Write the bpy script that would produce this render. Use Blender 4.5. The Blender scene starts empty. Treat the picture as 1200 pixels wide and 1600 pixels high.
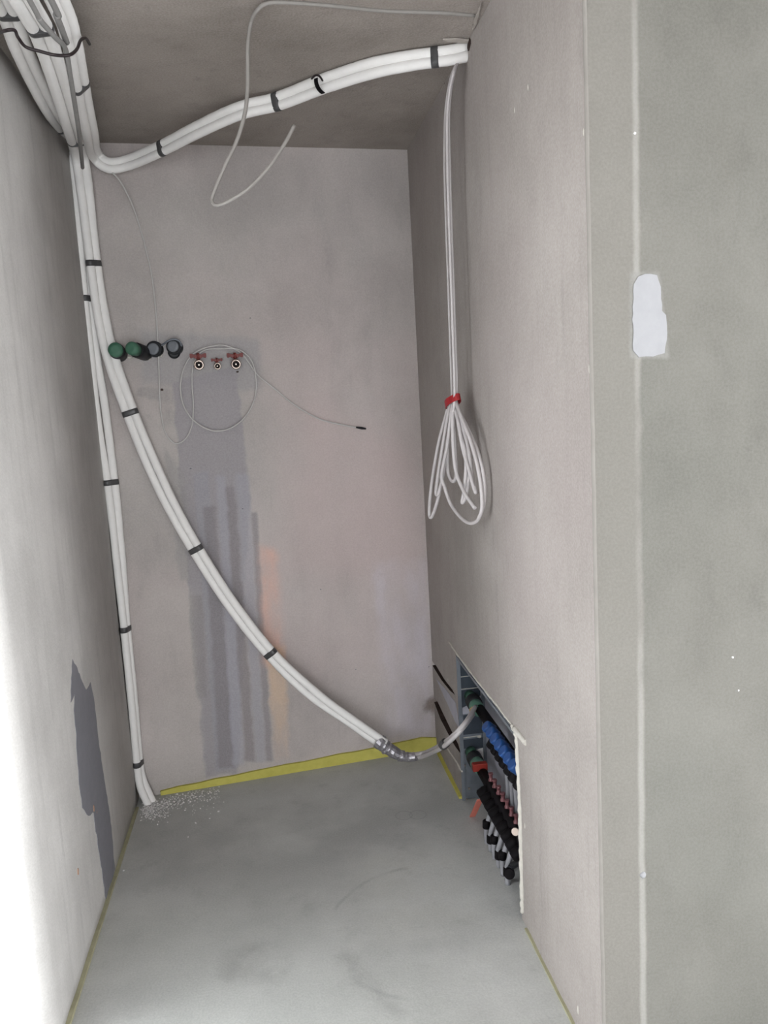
import bpy, bmesh, math, random
from mathutils import Vector, Matrix
from mathutils.geometry import delaunay_2d_cdt
random.seed(7)
SC = bpy.context.scene
COL = SC.collection

# ---------------------------------------------------------------- camera
YAW, PITCH, ROLL, HC, FPX = 0.13759, 0.14115, -0.05608, 1.59627, 1258.48
_cp, _sp, _cr, _sr = math.cos(PITCH), math.sin(PITCH), math.cos(ROLL), math.sin(ROLL)
_fwd = Vector((0, _cp, -_sp)); _r = Vector((1, 0, 0)); _u = Vector((0, _sp, _cp))
_yaw = Matrix.Rotation(-YAW, 3, 'Z')
FWD = _yaw @ _fwd
RIGHT = _yaw @ (_r * _cr + _u * _sr)
UP = _yaw @ (_u * _cr - _r * _sr)
CAM = Vector((0, 0, HC))
cam_data = bpy.data.cameras.new('camera')
cam = bpy.data.objects.new('camera', cam_data); COL.objects.link(cam)
cam_data.sensor_fit = 'VERTICAL'; cam_data.sensor_height = 36.0
cam_data.lens = FPX / 1600 * 36.0
cam_data.clip_start = 0.02
m = Matrix.Identity(4)
for i in range(3):
    m[i][0] = RIGHT[i]; m[i][1] = UP[i]; m[i][2] = -FWD[i]; m[i][3] = CAM[i]
cam.matrix_world = m
SC.camera = cam

# ---------------------------------------------------------------- world (white overcast sky) and exposure
W = bpy.data.worlds.new('overcast_sky'); SC.world = W
W.use_nodes = True
_bg = W.node_tree.nodes['Background']
_bg.inputs['Color'].default_value = (0.93, 0.965, 1.0, 1)
_bg.inputs['Strength'].default_value = 6.0
SC.view_settings.view_transform = 'Standard'
SC.view_settings.look = 'None'
SC.view_settings.gamma = 1.0
SC.view_settings.use_curve_mapping = False
SC.view_settings.exposure = 0.80
SC.cycles.use_denoising = True
SC.cycles.max_bounces = 8
SC.cycles.diffuse_bounces = 4
SC.cycles.use_adaptive_sampling = True
SC.cycles.adaptive_threshold = 0.05
SC.cycles.adaptive_min_samples = 16
SC.cycles.caustics_reflective = False
SC.cycles.caustics_refractive = False

# ---------------------------------------------------------------- room numbers (metres)
H = 2.6
XL, XR = -0.642, 0.657                   # faces of the left and right walls
BLY, BRY = 3.289, 3.439                  # the back wall runs slightly askew
OY = 1.577                               # outer corner of the right wall
LEY = 1.935                              # free end of the left wall
REAR, FARX = -2.4, 3.0                   # the rest of the room, behind the viewer
CAB_Y0, CAB_Y1, CAB_H, CAB_D = 2.187, 2.945, 0.600, 0.105
BACK_P = Vector((XL, BLY, 0)); BACK_N = Vector((BRY - BLY, -(XR - XL), 0)).normalized()

def portal(name, loc, rot, sx, sy):
    d = bpy.data.lights.new(name, 'AREA'); d.shape = 'RECTANGLE'; d.size = sx; d.size_y = sy
    o = bpy.data.objects.new(name, d); COL.objects.link(o); o.location = loc; o.rotation_euler = rot
    d.cycles.is_portal = True
    return o
WIN_L = (1.00, LEY + 0.02, 0.0, 2.10)     # y0 y1 z0 z1 : opening on the left side, into an added light tunnel
TUNNEL_X = -2.2                              # outer end of the unseen tunnel added to narrow the daylight
WIN_R = (-0.6, 1.2, 0.1, 2.1)             # x0 x1 z0 z1 : window in the rear wall
WIN_S = (-1.4, 0.9, 0.10, 2.1)            # y0 y1 z0 z1 : wide terrace window in the far right wall
portal('tunnel_daylight', (TUNNEL_X, (WIN_L[0] + WIN_L[1]) / 2, (WIN_L[2] + WIN_L[3]) / 2), (0, math.radians(-90), 0), WIN_L[3] - WIN_L[2], WIN_L[1] - WIN_L[0])
portal('rear_daylight', ((WIN_R[0] + WIN_R[1]) / 2, REAR - 0.02, (WIN_R[2] + WIN_R[3]) / 2), (math.radians(90), 0, 0), WIN_R[1] - WIN_R[0], WIN_R[3] - WIN_R[2])

portal('terrace_daylight', (FARX + 0.02, (WIN_S[0] + WIN_S[1]) / 2, (WIN_S[2] + WIN_S[3]) / 2), (0, math.radians(90), 0), WIN_S[3] - WIN_S[2], WIN_S[1] - WIN_S[0])

# ---------------------------------------------------------------- photograph pixel -> point on a surface of the room
def ray(px, py):
    return FWD * FPX + RIGHT * (px - 600) + UP * (800 - py)
def hit(px, py, p, n):
    d = ray(px, py); return CAM + d * ((Vector(p) - CAM).dot(Vector(n)) / d.dot(Vector(n)))
def on_back(px, py, off=0.0): return hit(px, py, BACK_P + BACK_N * off, BACK_N)
def on_right(px, py, off=0.0): return hit(px, py, (XR - off, 0, 0), (1, 0, 0))
def on_left(px, py, off=0.0): return hit(px, py, (XL + off, 0, 0), (1, 0, 0))
def on_floor(px, py, off=0.0): return hit(px, py, (0, 0, off), (0, 0, 1))
def on_ceil(px, py, off=0.0): return hit(px, py, (0, 0, H - off), (0, 0, 1))
def on_face(px, py, off=0.0): return hit(px, py, (0, OY - off, 0), (0, 1, 0))
def at_y(px, py, y): return hit(px, py, (0, y, 0), (0, 1, 0))
def proj(P):
    d = P - CAM; w = d.dot(FWD); return 600 + FPX * d.dot(RIGHT) / w, 800 - FPX * d.dot(UP) / w

# ---------------------------------------------------------------- materials
def lin(c):
    return tuple(((v / 255) / 12.92 if v / 255 <= 0.04045 else ((v / 255 + 0.055) / 1.055) ** 2.4) for v in c) + (1,)
class NT:
    def __init__(self, name):
        self.m = bpy.data.materials.new(name); self.m.use_nodes = True
        self.t = self.m.node_tree; self.n = self.t.nodes; self.l = self.t.links
        self.b = self.n['Principled BSDF']
        self.tc = self.n.new('ShaderNodeTexCoord'); self.co = self.tc.outputs['Object']
    def link(self, a, b): self.l.new(a, b)
    def setin(self, s, v):
        if isinstance(v, bpy.types.NodeSocket): self.link(v, s)
        else: s.default_value = v
    def noise(self, scale, detail=3, rough=0.55, vec=None, out='Fac'):
        n = self.n.new('ShaderNodeTexNoise'); n.inputs['Scale'].default_value = scale
        n.inputs['Detail'].default_value = detail; n.inputs['Roughness'].default_value = rough
        self.link(vec or self.co, n.inputs['Vector']); return n.outputs[out]
    def math(self, op, a, b=0.0, c=None):
        n = self.n.new('ShaderNodeMath'); n.operation = op
        self.setin(n.inputs[0], a); self.setin(n.inputs[1], b)
        if c is not None: self.setin(n.inputs[2], c)
        return n.outputs[0]
    def vmath(self, op, a, b):
        n = self.n.new('ShaderNodeVectorMath'); n.operation = op
        self.setin(n.inputs[0], a); self.setin(n.inputs[1], b)
        return n.outputs['Value'] if op == 'DOT_PRODUCT' else n.outputs['Vector']
    def step(self, v, a, b, lo=0.0, hi=1.0):
        n = self.n.new('ShaderNodeMapRange'); n.interpolation_type = 'SMOOTHSTEP'
        self.setin(n.inputs['Value'], v)
        n.inputs['From Min'].default_value = a; n.inputs['From Max'].default_value = b
        n.inputs['To Min'].default_value = lo; n.inputs['To Max'].default_value = hi
        return n.outputs['Result']
    def mix(self, fac, a, b, mode='MIX'):
        n = self.n.new('ShaderNodeMix'); n.data_type = 'RGBA'; n.blend_type = mode
        self.setin(n.inputs[0], fac); self.setin(n.inputs[6], a); self.setin(n.inputs[7], b)
        return n.outputs[2]
    def warp(self, amp, scale):
        c = self.noise(scale, 3, 0.6, out='Color')
        c = self.vmath('SUBTRACT', c, (0.5, 0.5, 0.5))
        c = self.vmath('MULTIPLY', c, (amp * 2,) * 3)
        return self.vmath('ADD', self.co, c)
    def poly(self, pts, soft, vec):
        """soft-edged convex colour patch with the given 3D outline"""
        c = sum((p for p in pts), Vector()) / len(pts)
        nrm = (pts[1] - pts[0]).cross(pts[2] - pts[1]).normalized()
        out = None
        for i, p in enumerate(pts):
            q = pts[(i + 1) % len(pts)]
            e = nrm.cross(q - p).normalized()
            if e.dot(c - p) < 0: e = -e
            d = self.math('SUBTRACT', self.vmath('DOT_PRODUCT', vec, tuple(e)), e.dot(p))
            s = self.step(d, -soft, soft)
            out = s if out is None else self.math('MULTIPLY', out, s)
        return out
    def finish(self, color, rough=0.9, bump=None, strength=0.3, dist=0.004, spec=0.3, metallic=0.0):
        self.setin(self.b.inputs['Base Color'], color)
        self.setin(self.b.inputs['Roughness'], rough)
        self.b.inputs['Specular IOR Level'].default_value = spec
        self.b.inputs['Metallic'].default_value = metallic
        if bump is not None:
            bn = self.n.new('ShaderNodeBump'); bn.inputs['Strength'].default_value = strength
            bn.inputs['Distance'].default_value = dist
            self.link(bump, bn.inputs['Height']); self.link(bn.outputs['Normal'], self.b.inputs['Normal'])
        return self.m

def plaster(name, base, var=14, streak=(1, 1, 1), stains_shade=(), rough_bump=0.25, grain=10, tint=None, tint_amt=0.5, rings=()):
    t = NT(name)
    dark = lin([max(0, v - var) for v in base]); light = lin([min(255, v + var) for v in base])
    n1 = t.step(t.noise(2.2, 5, 0.6), 0.3, 0.7)
    col = t.mix(n1, dark, light)
    sv = t.vmath('MULTIPLY', t.co, streak)
    n2 = t.step(t.noise(6, 4, 0.6, vec=sv), 0.3, 0.72)
    col = t.mix(t.math('MULTIPLY', n2, 0.35), col, light)
    n3 = t.step(t.noise(11, 6, 0.7, vec=t.vmath('ADD', sv, (7.3, 2.9, 1.7))), 0.5, 0.78)
    col = t.mix(t.math('MULTIPLY', n3, 0.55), col, lin([v * 0.86 for v in base]))
    if tint:
        col = t.mix(t.math('MULTIPLY', t.step(t.noise(1.3, 3, 0.5, vec=t.vmath('ADD', t.co, (3.7, 1.2, 5.1))), 0.42, 0.68), tint_amt), col, lin(tint))
    warps = {}
    for st in stains_shade:
        key = st.get('warp', (0.02, 14))
        if key not in warps: warps[key] = t.warp(*key)
        f = t.poly(st['pts'], st.get('soft', 0.02), warps[key])
        if 'noise' in st:
            f = t.math('MULTIPLY', f, t.step(t.noise(st['noise'], 4, 0.6, vec=sv), 0.3, 0.62))
        f = t.math('MULTIPLY', f, st.get('amt', 0.7))
        col = t.mix(f, col, lin(st['col']))
    for c, rad, wid, amt, lo in rings:      # scuffed or pencilled arcs
        k = t.vmath('SUBTRACT', t.warp(0.012, 5) if rad > 0.1 else t.co, tuple(c)); d = t.math('SQRT', t.vmath('DOT_PRODUCT', k, k))
        f = t.step(t.math('ABSOLUTE', t.math('SUBTRACT', d, rad)), 0.0, wid, 1.0, 0.0)
        if lo: f = t.math('MULTIPLY', f, t.step(t.noise(2.5, 2), lo, lo + 0.12))
        col = t.mix(t.math('MULTIPLY', f, amt), col, lin([v * 0.62 for v in base]))
    g = t.noise(170, 2, 0.7)
    col = t.mix(t.step(g, 0.25, 0.75), t.mix(0.07 * grain / 10, col, (0, 0, 0, 1)), t.mix(0.05 * grain / 10, col, (1, 1, 1, 1)))
    h = t.math('ADD', t.math('MULTIPLY', t.noise(22, 3, 0.6), 1.0), t.math('MULTIPLY', t.noise(160, 1, 0.6), 0.25))
    return t.finish(col, 0.93, h, rough_bump, 0.006, 0.15)

def simple(name, c, rough=0.6, metallic=0.0, var=6, scale=60, bump=0.0, spec=0.4):
    t = NT(name)
    col = t.mix(t.noise(scale, 3), lin([max(0, v - var) for v in c]), lin([min(255, v + var) for v in c]))
    return t.finish(col, rough, t.noise(scale * 3, 2) if bump else None, bump, 0.002, spec, metallic)

MAT = {}
MAT['white_foam'] = simple('white_pipe_insulation', (238, 236, 234), 0.75, var=5, scale=40, bump=0.15)
MAT['white_cable'] = simple('white_cable_sheath', (190, 185, 185), 0.5, var=5)
MAT['grey_cable'] = simple('grey_cable_sheath', (144, 140, 136), 0.55, var=5)
MAT['pale_grey_cable'] = simple('pale_grey_cable_sheath', (192, 189, 187), 0.55, var=5)
MAT['dark_grey_cable'] = simple('dark_grey_cable_sheath', (128, 126, 124), 0.6, var=8)
MAT['tape'] = simple('dark_grey_tape', (74, 73, 74), 0.35, var=10, scale=90)
MAT['foil'] = simple('foil_tape', (150, 147, 152), 0.32, 0.6, var=40, scale=70, bump=0.6)
MAT['black_wire'] = simple('black_wire', (36, 26, 28), 0.5, var=6)
MAT['red_tie'] = simple('red_tie', (150, 30, 36), 0.55)
MAT['green'] = simple('green_plastic', (64, 106, 86), 0.5, var=8)
MAT['green_pale'] = simple('pale_green_plastic', (88, 128, 112), 0.5, var=8)
MAT['grey_plastic'] = simple('grey_plastic', (112, 116, 122), 0.5)
MAT['black_rubber'] = simple('black_rubber', (22, 24, 28), 0.55, var=5)
MAT['black_plastic'] = simple('black_plastic', (14, 11, 14), 0.7, var=3, spec=0.15)
MAT['chrome'] = simple('nickel_plating', (190, 176, 166), 0.34, 1.0, var=6)
MAT['red_handle'] = simple('red_handle_paint', (112, 46, 42), 0.5, var=12)
MAT['dark_hole'] = simple('dark_bore', (20, 14, 14), 0.8)
MAT['galv'] = simple('galvanised_sheet', (118, 124, 132), 0.45, 0.35, var=16, scale=25)
MAT['galv_shaded'] = simple('shaded_knockout_plate', (58, 66, 76), 0.6, 0.2, var=10, scale=30)  # the galvanised sheet again, with the shade put into its colour
MAT['pale_panel'] = simple('pale_back_panel', (168, 168, 178), 0.6, var=12, scale=20)
MAT['blue'] = simple('blue_plastic', (28, 72, 132), 0.45, var=8)
MAT['red_plastic'] = simple('red_plastic', (138, 42, 32), 0.5)
MAT['pink_plastic'] = simple('clear_pink_plastic', (116, 72, 76), 0.35)
MAT['salmon'] = simple('salmon_plastic', (214, 122, 106), 0.6)
MAT['brass'] = simple('brass', (190, 168, 120), 0.3, 0.8)
MAT['pale_pipe'] = simple('pale_plastic_pipe', (150, 150, 155), 0.5)
MAT['plaster_white'] = simple('white_filler', (226, 224, 224), 0.9, var=8, scale=60, bump=0.3, spec=0.1)
MAT['filler'] = simple('chalk_white_filler', (160, 160, 163), 0.9, var=5, scale=40, bump=0.3, spec=0.1)
MAT['plaster_lip'] = simple('pale_plaster_lip', (198, 194, 186), 0.92, var=12, scale=60, bump=0.4, spec=0.1)
MAT['flake'] = simple('grey_plaster_flake', (176, 169, 162), 0.92, var=12, scale=60, bump=0.4, spec=0.1)
MAT['bead_highlight'] = simple('corner_bead_highlight', (138, 134, 129), 0.9, var=14, scale=12, bump=0.3, spec=0.1)  # plaster lightened so the corner carries a painted highlight line
MAT['mortar_grey'] = simple('dark_grey_mortar', (132, 131, 137), 0.95, var=7, scale=25, bump=0.3, spec=0.1)
MAT['mortar_and_shade'] = simple('dark_rubble_and_shade', (64, 52, 48), 0.95, var=18, scale=60, bump=0.6, spec=0.1)  # dark mortar, also painted in as shade of the slots and cable hole
MAT['brick_chip'] = simple('brick_chip', (186, 150, 128), 0.95, var=16, scale=120, spec=0.1)
MAT['yellow_foam'] = simple('yellow_foam_strip', (192, 185, 98), 0.85, var=14, scale=30, bump=0.3, spec=0.1)
MAT['yellow_foam_dusty'] = simple('dusty_yellow_foam_strip', (166, 163, 136), 0.9, var=14, scale=30, bump=0.3, spec=0.1)
MAT['light_tunnel'] = simple('pale_light_tunnel', (235, 235, 235), 0.8, var=3)  # pale surface of the added tunnel, bounces daylight inward
MAT['room_white'] = simple('room_plaster', (205, 202, 198), 0.9, var=6, scale=4, spec=0.1)

# ---------------------------------------------------------------- mesh helpers
def mesh_obj(name, verts, faces, mat, parent=None, smooth=False):
    me = bpy.data.meshes.new(name); me.from_pydata([tuple(v) for v in verts], [], faces); me.update()
    bm = bmesh.new(); bm.from_mesh(me); bmesh.ops.recalc_face_normals(bm, faces=bm.faces); bm.to_mesh(me); bm.free()
    if smooth:
        for p in me.polygons: p.use_smooth = True
    me.materials.append(MAT[mat] if isinstance(mat, str) else mat)
    o = bpy.data.objects.new(name, me); COL.objects.link(o)
    if parent: o.parent = parent
    return o
def tag(o, label, cat, group=None, kind=None):
    o['label'] = label; o['category'] = cat
    if group: o['group'] = group
    if kind: o['kind'] = kind
    return o
def thing(name, label, cat, group=None):
    o = bpy.data.objects.new(name, None); COL.objects.link(o); o.empty_display_size = 0.05
    return tag(o, label, cat, group)
class MB:
    def __init__(s): s.v = []; s.f = []
    def add(s, v, f):
        k = len(s.v); s.v += [Vector(a) for a in v]; s.f += [tuple(i + k for i in q) for q in f]; return s
    def box(s, a, b):
        x0, y0, z0 = a; x1, y1, z1 = b
        return s.add([(x0, y0, z0), (x1, y0, z0), (x1, y1, z0), (x0, y1, z0), (x0, y0, z1), (x1, y0, z1), (x1, y1, z1), (x0, y1, z1)],
                     [(0, 3, 2, 1), (4, 5, 6, 7), (0, 1, 5, 4), (1, 2, 6, 5), (2, 3, 7, 6), (3, 0, 4, 7)])
    def lathe(s, base, axis, prof, seg=20):
        """prof: list of (distance along axis, radius), closed with caps"""
        ax = Vector(axis).normalized(); base = Vector(base)
        e1 = ax.orthogonal().normalized(); e2 = ax.cross(e1)
        v = []; f = []
        for d, r in prof:
            for k in range(seg):
                a = 2 * math.pi * k / seg
                v.append(base + ax * d + (e1 * math.cos(a) + e2 * math.sin(a)) * r)
        for i in range(len(prof) - 1):
            for k in range(seg):
                f.append((i * seg + k, i * seg + (k + 1) % seg, (i + 1) * seg + (k + 1) % seg, (i + 1) * seg + k))
        f.append(tuple(range(seg))[::-1]); f.append(tuple((len(prof) - 1) * seg + k for k in range(seg)))
        return s.add(v, f)
    def build(s, name, mat, parent=None, smooth=False, bevel=0.0):
        o = mesh_obj(name, s.v, s.f, mat, parent, smooth)
        if bevel:
            md = o.modifiers.new('bevel', 'BEVEL'); md.width = bevel; md.segments = 2; md.limit_method = 'ANGLE'
        if smooth:
            for p in o.data.polygons: p.use_smooth = len(p.vertices) == 4
        return o
def catmull(pts, n=8):
    P = [pts[0] * 2 - pts[1]] + list(pts) + [pts[-1] * 2 - pts[-2]]; out = []
    for i in range(1, len(P) - 2):
        p0, p1, p2, p3 = P[i - 1], P[i], P[i + 1], P[i + 2]
        for k in range(n):
            t = k / n
            out.append(0.5 * ((2 * p1) + (p2 - p0) * t + (2 * p0 - 5 * p1 + 4 * p2 - p3) * t * t + (3 * p1 - p0 - 3 * p2 + p3) * t ** 3))
    out.append(pts[-1].copy()); return out
def tangents(c):
    T = []
    for i in range(len(c)):
        d = c[min(i + 1, len(c) - 1)] - c[max(i - 1, 0)]
        T.append(d.normalized() if d.length > 1e-9 else Vector((0, 0, 1)))
    return T
def tube(mb, c, r, seg=8):
    """round tube along the dense path c; r is a number or a list"""
    T = tangents(c); lat = T[0].orthogonal().normalized(); v = []; f = []
    for i, p in enumerate(c):
        lat = (lat - T[i] * lat.dot(T[i])).normalized(); nor = T[i].cross(lat)
        rr = r[i] if isinstance(r, (list, tuple)) else r
        for k in range(seg):
            a = 2 * math.pi * k / seg; v.append(p + (lat * math.cos(a) + nor * math.sin(a)) * rr)
    for i in range(len(c) - 1):
        for k in range(seg):
            f.append((i * seg + k, i * seg + (k + 1) % seg, (i + 1) * seg + (k + 1) % seg, (i + 1) * seg + k))
    f.append(tuple(range(seg))[::-1]); f.append(tuple((len(c) - 1) * seg + k for k in range(seg)))
    return mb.add(v, f)
def inside(p, loop):
    c = False
    for (x0, y0), (x1, y1) in zip(loop, loop[1:] + loop[:1]):
        if (y0 > p[1]) != (y1 > p[1]) and p[0] < (x1 - x0) * (p[1] - y0) / (y1 - y0) + x0: c = not c
    return c
def plate(loops, lift, thick):
    """flat plate with holes: first loop is the outline, the others are holes; lift maps 2D to 3D"""
    pts = []; edges = []
    for lp in loops:
        k = len(pts); pts += [Vector(q) for q in lp]; edges += [(k + i, k + (i + 1) % len(lp)) for i in range(len(lp))]
    co, ed, tri, *_ = delaunay_2d_cdt(pts, edges, [], 0, 1e-7)
    keep = []
    for t in tri:
        c = sum((co[i] for i in t), Vector((0, 0))) / len(t)
        if inside(c, loops[0]) and not any(inside(c, h) for h in loops[1:]): keep.append(tuple(t))
    n = len(co); v = [lift(*q) for q in co]; v += [q + thick for q in v]; f = list(keep) + [tuple(i + n for i in reversed(t)) for t in keep]
    cnt = {}
    for t in keep:
        for a, b in zip(t, t[1:] + t[:1]): cnt[(a, b)] = 1
    for a, b in list(cnt):
        if (b, a) not in cnt: f.append((a, b, b + n, a + n))
    return v, f
def slab(name, pts, thick, mat, parent=None):
    """flat irregular patch: 3D outline raised by the vector thick"""
    o = pts[0]; nz = thick.normalized(); ex = nz.orthogonal().normalized(); ey = nz.cross(ex)
    v, f = plate([[((p - o).dot(ex), (p - o).dot(ey)) for p in pts]], lambda a, b: o + ex * a + ey * b, thick)
    return mesh_obj(name, v, f, mat, parent)
def ragged(pts, amp, n):
    """outline with small uneven steps between its corners"""
    out = []
    for i, p in enumerate(pts):
        q = pts[(i + 1) % len(pts)]; d = q - p; k = max(1, int(d.length / n))
        for j in range(k):
            w = Vector((random.uniform(-1, 1), random.uniform(-1, 1), random.uniform(-1, 1))) * (amp if j else 0)
            out.append(p + d * (j / k) + w)
    return out

# ================================================================ the setting
B = on_back
def bp(*px): return [B(x, y) for x, y in px]
back_stains_shade = [
    dict(pts=bp((400, 520), (660, 520), (672, 1060), (420, 1060)), col=(172, 160, 158), soft=0.12, amt=0.55, noise=3),
    dict(pts=bp((470, 620), (640, 700), (660, 900), (440, 900)), col=(174, 158, 156), soft=0.10, amt=0.5),
    dict(pts=bp((150, 250), (640, 240), (640, 340), (150, 330)), col=(138, 132, 130), soft=0.10, amt=0.4, noise=4),  # band below the ceiling darkened, its shade painted into the plaster
    dict(pts=bp((222, 515), (405, 530), (408, 610), (222, 600)), col=(138, 136, 138), soft=0.02, amt=0.6),
    dict(pts=bp((218, 605), (300, 608), (295, 640), (214, 618)), col=(132, 129, 128), soft=0.008, amt=0.5, noise=9),
    dict(pts=bp((205, 650), (280, 640), (282, 668), (215, 668)), col=(136, 133, 132), soft=0.01, amt=0.5, noise=7),
    dict(pts=bp((262, 600), (398, 560), (390, 760), (415, 980), (428, 1200), (316, 1215), (296, 950)), col=(137, 133, 136), soft=0.008, amt=0.85, warp=(0.022, 12)),
    dict(pts=bp((258, 700), (290, 740), (300, 905), (282, 908)), col=(138, 135, 134), soft=0.012, amt=0.6),
    dict(pts=bp((294, 930), (318, 930), (322, 1090), (306, 1090)), col=(130, 126, 126), soft=0.008, amt=0.75, warp=(0.010, 14)),
    dict(pts=bp((302, 740), (325, 735), (372, 1200), (338, 1205)), col=(138, 137, 144), soft=0.008, amt=0.55, warp=(0.010, 14)),
    dict(pts=bp((318, 790), (336, 790), (366, 1200), (342, 1200)), col=(118, 113, 115), soft=0.011, amt=0.7, warp=(0.014, 14)),
    dict(pts=bp((338, 745), (352, 745), (384, 1195), (364, 1195)), col=(146, 144, 152), soft=0.011, amt=0.7, warp=(0.014, 14)),
    dict(pts=bp((352, 760), (366, 760), (400, 1190), (384, 1190)), col=(120, 115, 117), soft=0.011, amt=0.7, warp=(0.014, 14)),
    dict(pts=bp((368, 740), (388, 740), (416, 1190), (400, 1190)), col=(145, 143, 150), soft=0.011, amt=0.7, warp=(0.014, 14)),
    dict(pts=bp((392, 800), (402, 800), (426, 1190), (416, 1190)), col=(124, 120, 122), soft=0.008, amt=0.7, warp=(0.010, 14)),
    dict(pts=bp((404, 850), (432, 860), (446, 1040), (414, 1040)), col=(202, 156, 138), soft=0.024, amt=0.6, noise=5),
    dict(pts=bp((416, 1010), (444, 1010), (452, 1185), (430, 1188)), col=(194, 166, 138), soft=0.014, amt=0.6, noise=5),
    dict(pts=bp((585, 880), (664, 870), (676, 1145), (602, 1150)), col=(180, 174, 182), soft=0.03, amt=0.7, noise=4),
    dict(pts=bp((222, 920), (300, 920), (318, 1215), (240, 1232)), col=(166, 160, 156), soft=0.03, amt=0.4),
    dict(pts=bp((684, 1084), (664, 1094), (662, 1112), (690, 1112)), col=(104, 92, 84), soft=0.018, amt=0.8, warp=(0.03, 16)),
]
for st in back_stains_shade: st['col'] = tuple(v * 1.15 for v in st['col'])
MAT['back'] = plaster('back_wall_plaster', (184, 175, 172), 13, (1, 1, 0.35), back_stains_shade, tint=(174, 171, 167), tint_amt=0.5)
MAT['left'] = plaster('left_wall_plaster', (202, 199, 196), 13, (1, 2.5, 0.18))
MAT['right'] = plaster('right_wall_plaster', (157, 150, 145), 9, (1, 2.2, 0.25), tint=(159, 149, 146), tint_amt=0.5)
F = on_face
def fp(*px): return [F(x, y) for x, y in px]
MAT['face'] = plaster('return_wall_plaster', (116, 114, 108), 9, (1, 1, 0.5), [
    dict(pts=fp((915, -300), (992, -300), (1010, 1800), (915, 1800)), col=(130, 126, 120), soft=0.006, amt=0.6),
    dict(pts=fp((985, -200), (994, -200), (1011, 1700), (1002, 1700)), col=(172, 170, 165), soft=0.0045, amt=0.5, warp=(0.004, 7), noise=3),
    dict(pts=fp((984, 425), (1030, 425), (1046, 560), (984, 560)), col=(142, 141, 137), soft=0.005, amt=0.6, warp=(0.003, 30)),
    dict(pts=fp((1020, -100), (1230, -100), (1230, 420), (1060, 330)), col=(98, 98, 92), soft=0.1, amt=0.4, noise=3),  # upper right painted darker where the light falls off
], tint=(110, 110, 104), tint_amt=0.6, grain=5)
MAT['ceiling'] = plaster('ceiling_plaster', (152, 143, 136), 12, (1, 1, 1), (), 0.5, 14)
Fl = on_floor
def flp(*px): return [Fl(x, y) for x, y in px]
def circle3(a, b, c):
    a, b, c = on_floor(*a), on_floor(*b), on_floor(*c)
    d = 2 * (a.x * (b.y - c.y) + b.x * (c.y - a.y) + c.x * (a.y - b.y)); A_, B_, C2 = a.dot(a), b.dot(b), c.dot(c)
    o = Vector(((A_ * (b.y - c.y) + B_ * (c.y - a.y) + C2 * (a.y - b.y)) / d, (A_ * (c.x - b.x) + B_ * (a.x - c.x) + C2 * (b.x - a.x)) / d, 0))
    return o, (a - o).length
_o, _rad = circle3((515, 1440), (560, 1535), (700, 1562))
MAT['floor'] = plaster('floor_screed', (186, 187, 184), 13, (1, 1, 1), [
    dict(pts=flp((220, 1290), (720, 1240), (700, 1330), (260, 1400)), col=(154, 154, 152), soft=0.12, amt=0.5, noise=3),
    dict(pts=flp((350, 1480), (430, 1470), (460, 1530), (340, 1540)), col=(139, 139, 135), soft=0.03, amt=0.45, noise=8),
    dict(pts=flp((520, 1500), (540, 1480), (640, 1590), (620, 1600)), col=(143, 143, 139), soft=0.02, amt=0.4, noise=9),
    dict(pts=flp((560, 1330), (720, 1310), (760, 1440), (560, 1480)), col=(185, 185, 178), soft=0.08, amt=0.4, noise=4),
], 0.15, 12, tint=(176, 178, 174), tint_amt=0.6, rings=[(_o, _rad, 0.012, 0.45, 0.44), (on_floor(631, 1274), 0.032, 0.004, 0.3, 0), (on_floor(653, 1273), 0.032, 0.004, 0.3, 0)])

def structure(o, label, cat): return tag(o, label, cat, kind='structure')
# floor and ceiling
structure(MB().box((-0.80, REAR - 0.15, -0.12), (FARX + 0.1, 3.7, 0.0)).build('floor', 'floor'), 'grey cement screed floor, unfinished and dusty', 'floor')
structure(MB().box((-0.80, REAR - 0.15, H), (FARX + 0.1, 3.7, H + 0.15)).build('ceiling', 'ceiling'), 'dark grey roughly plastered ceiling', 'ceiling')
# back wall
bdir = Vector((XR - XL, BRY - BLY, 0)).normalized()
a0 = Vector((XL, BLY, 0)) - bdir * 0.15; a1 = Vector((XR, BRY, 0)) + bdir * 0.2; nb = -BACK_N * 0.12
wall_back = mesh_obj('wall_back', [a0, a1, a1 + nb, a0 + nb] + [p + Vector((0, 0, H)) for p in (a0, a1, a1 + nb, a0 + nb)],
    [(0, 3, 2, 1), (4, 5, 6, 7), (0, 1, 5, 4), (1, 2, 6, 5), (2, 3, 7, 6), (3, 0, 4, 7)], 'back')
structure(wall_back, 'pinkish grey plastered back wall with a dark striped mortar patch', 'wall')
# left wall with a soft, hand plastered free end
prof = [(XL, BLY + 0.1), (XL, 2.6), (XL, 2.2), (XL, 1.995)]
for k in range(1, 11):
    a = k / 10 * math.pi / 2
    prof.append((XL - 0.03 * (1 - math.cos(a)), 1.995 - (1.995 - LEY) * math.sin(a)))
prof += [(XL - 0.158, LEY), (XL - 0.158, BLY + 0.1)]
NZ = 60; v = []; f = []
for j in range(NZ + 1):
    z = H * j / NZ
    for i, (x, y) in enumerate(prof):
        w = random.uniform(-1, 1) * 0.0015 if 9 < i < len(prof) - 2 else 0
        v.append((x + w, y + w, z))
n = len(prof)
for j in range(NZ):
    for i in range(n):
        f.append((j * n + i, j * n + (i + 1) % n, (j + 1) * n + (i + 1) % n, (j + 1) * n + i))
f.append(tuple(range(n))[::-1]); f.append(tuple(NZ * n + i for i in range(n)))
wall_left = mesh_obj('wall_left', v, f, 'left')
for p in wall_left.data.polygons: p.use_smooth = len(p.vertices) == 4 and abs(p.normal.z) < 0.5 and p.normal.x > -0.75
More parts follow.
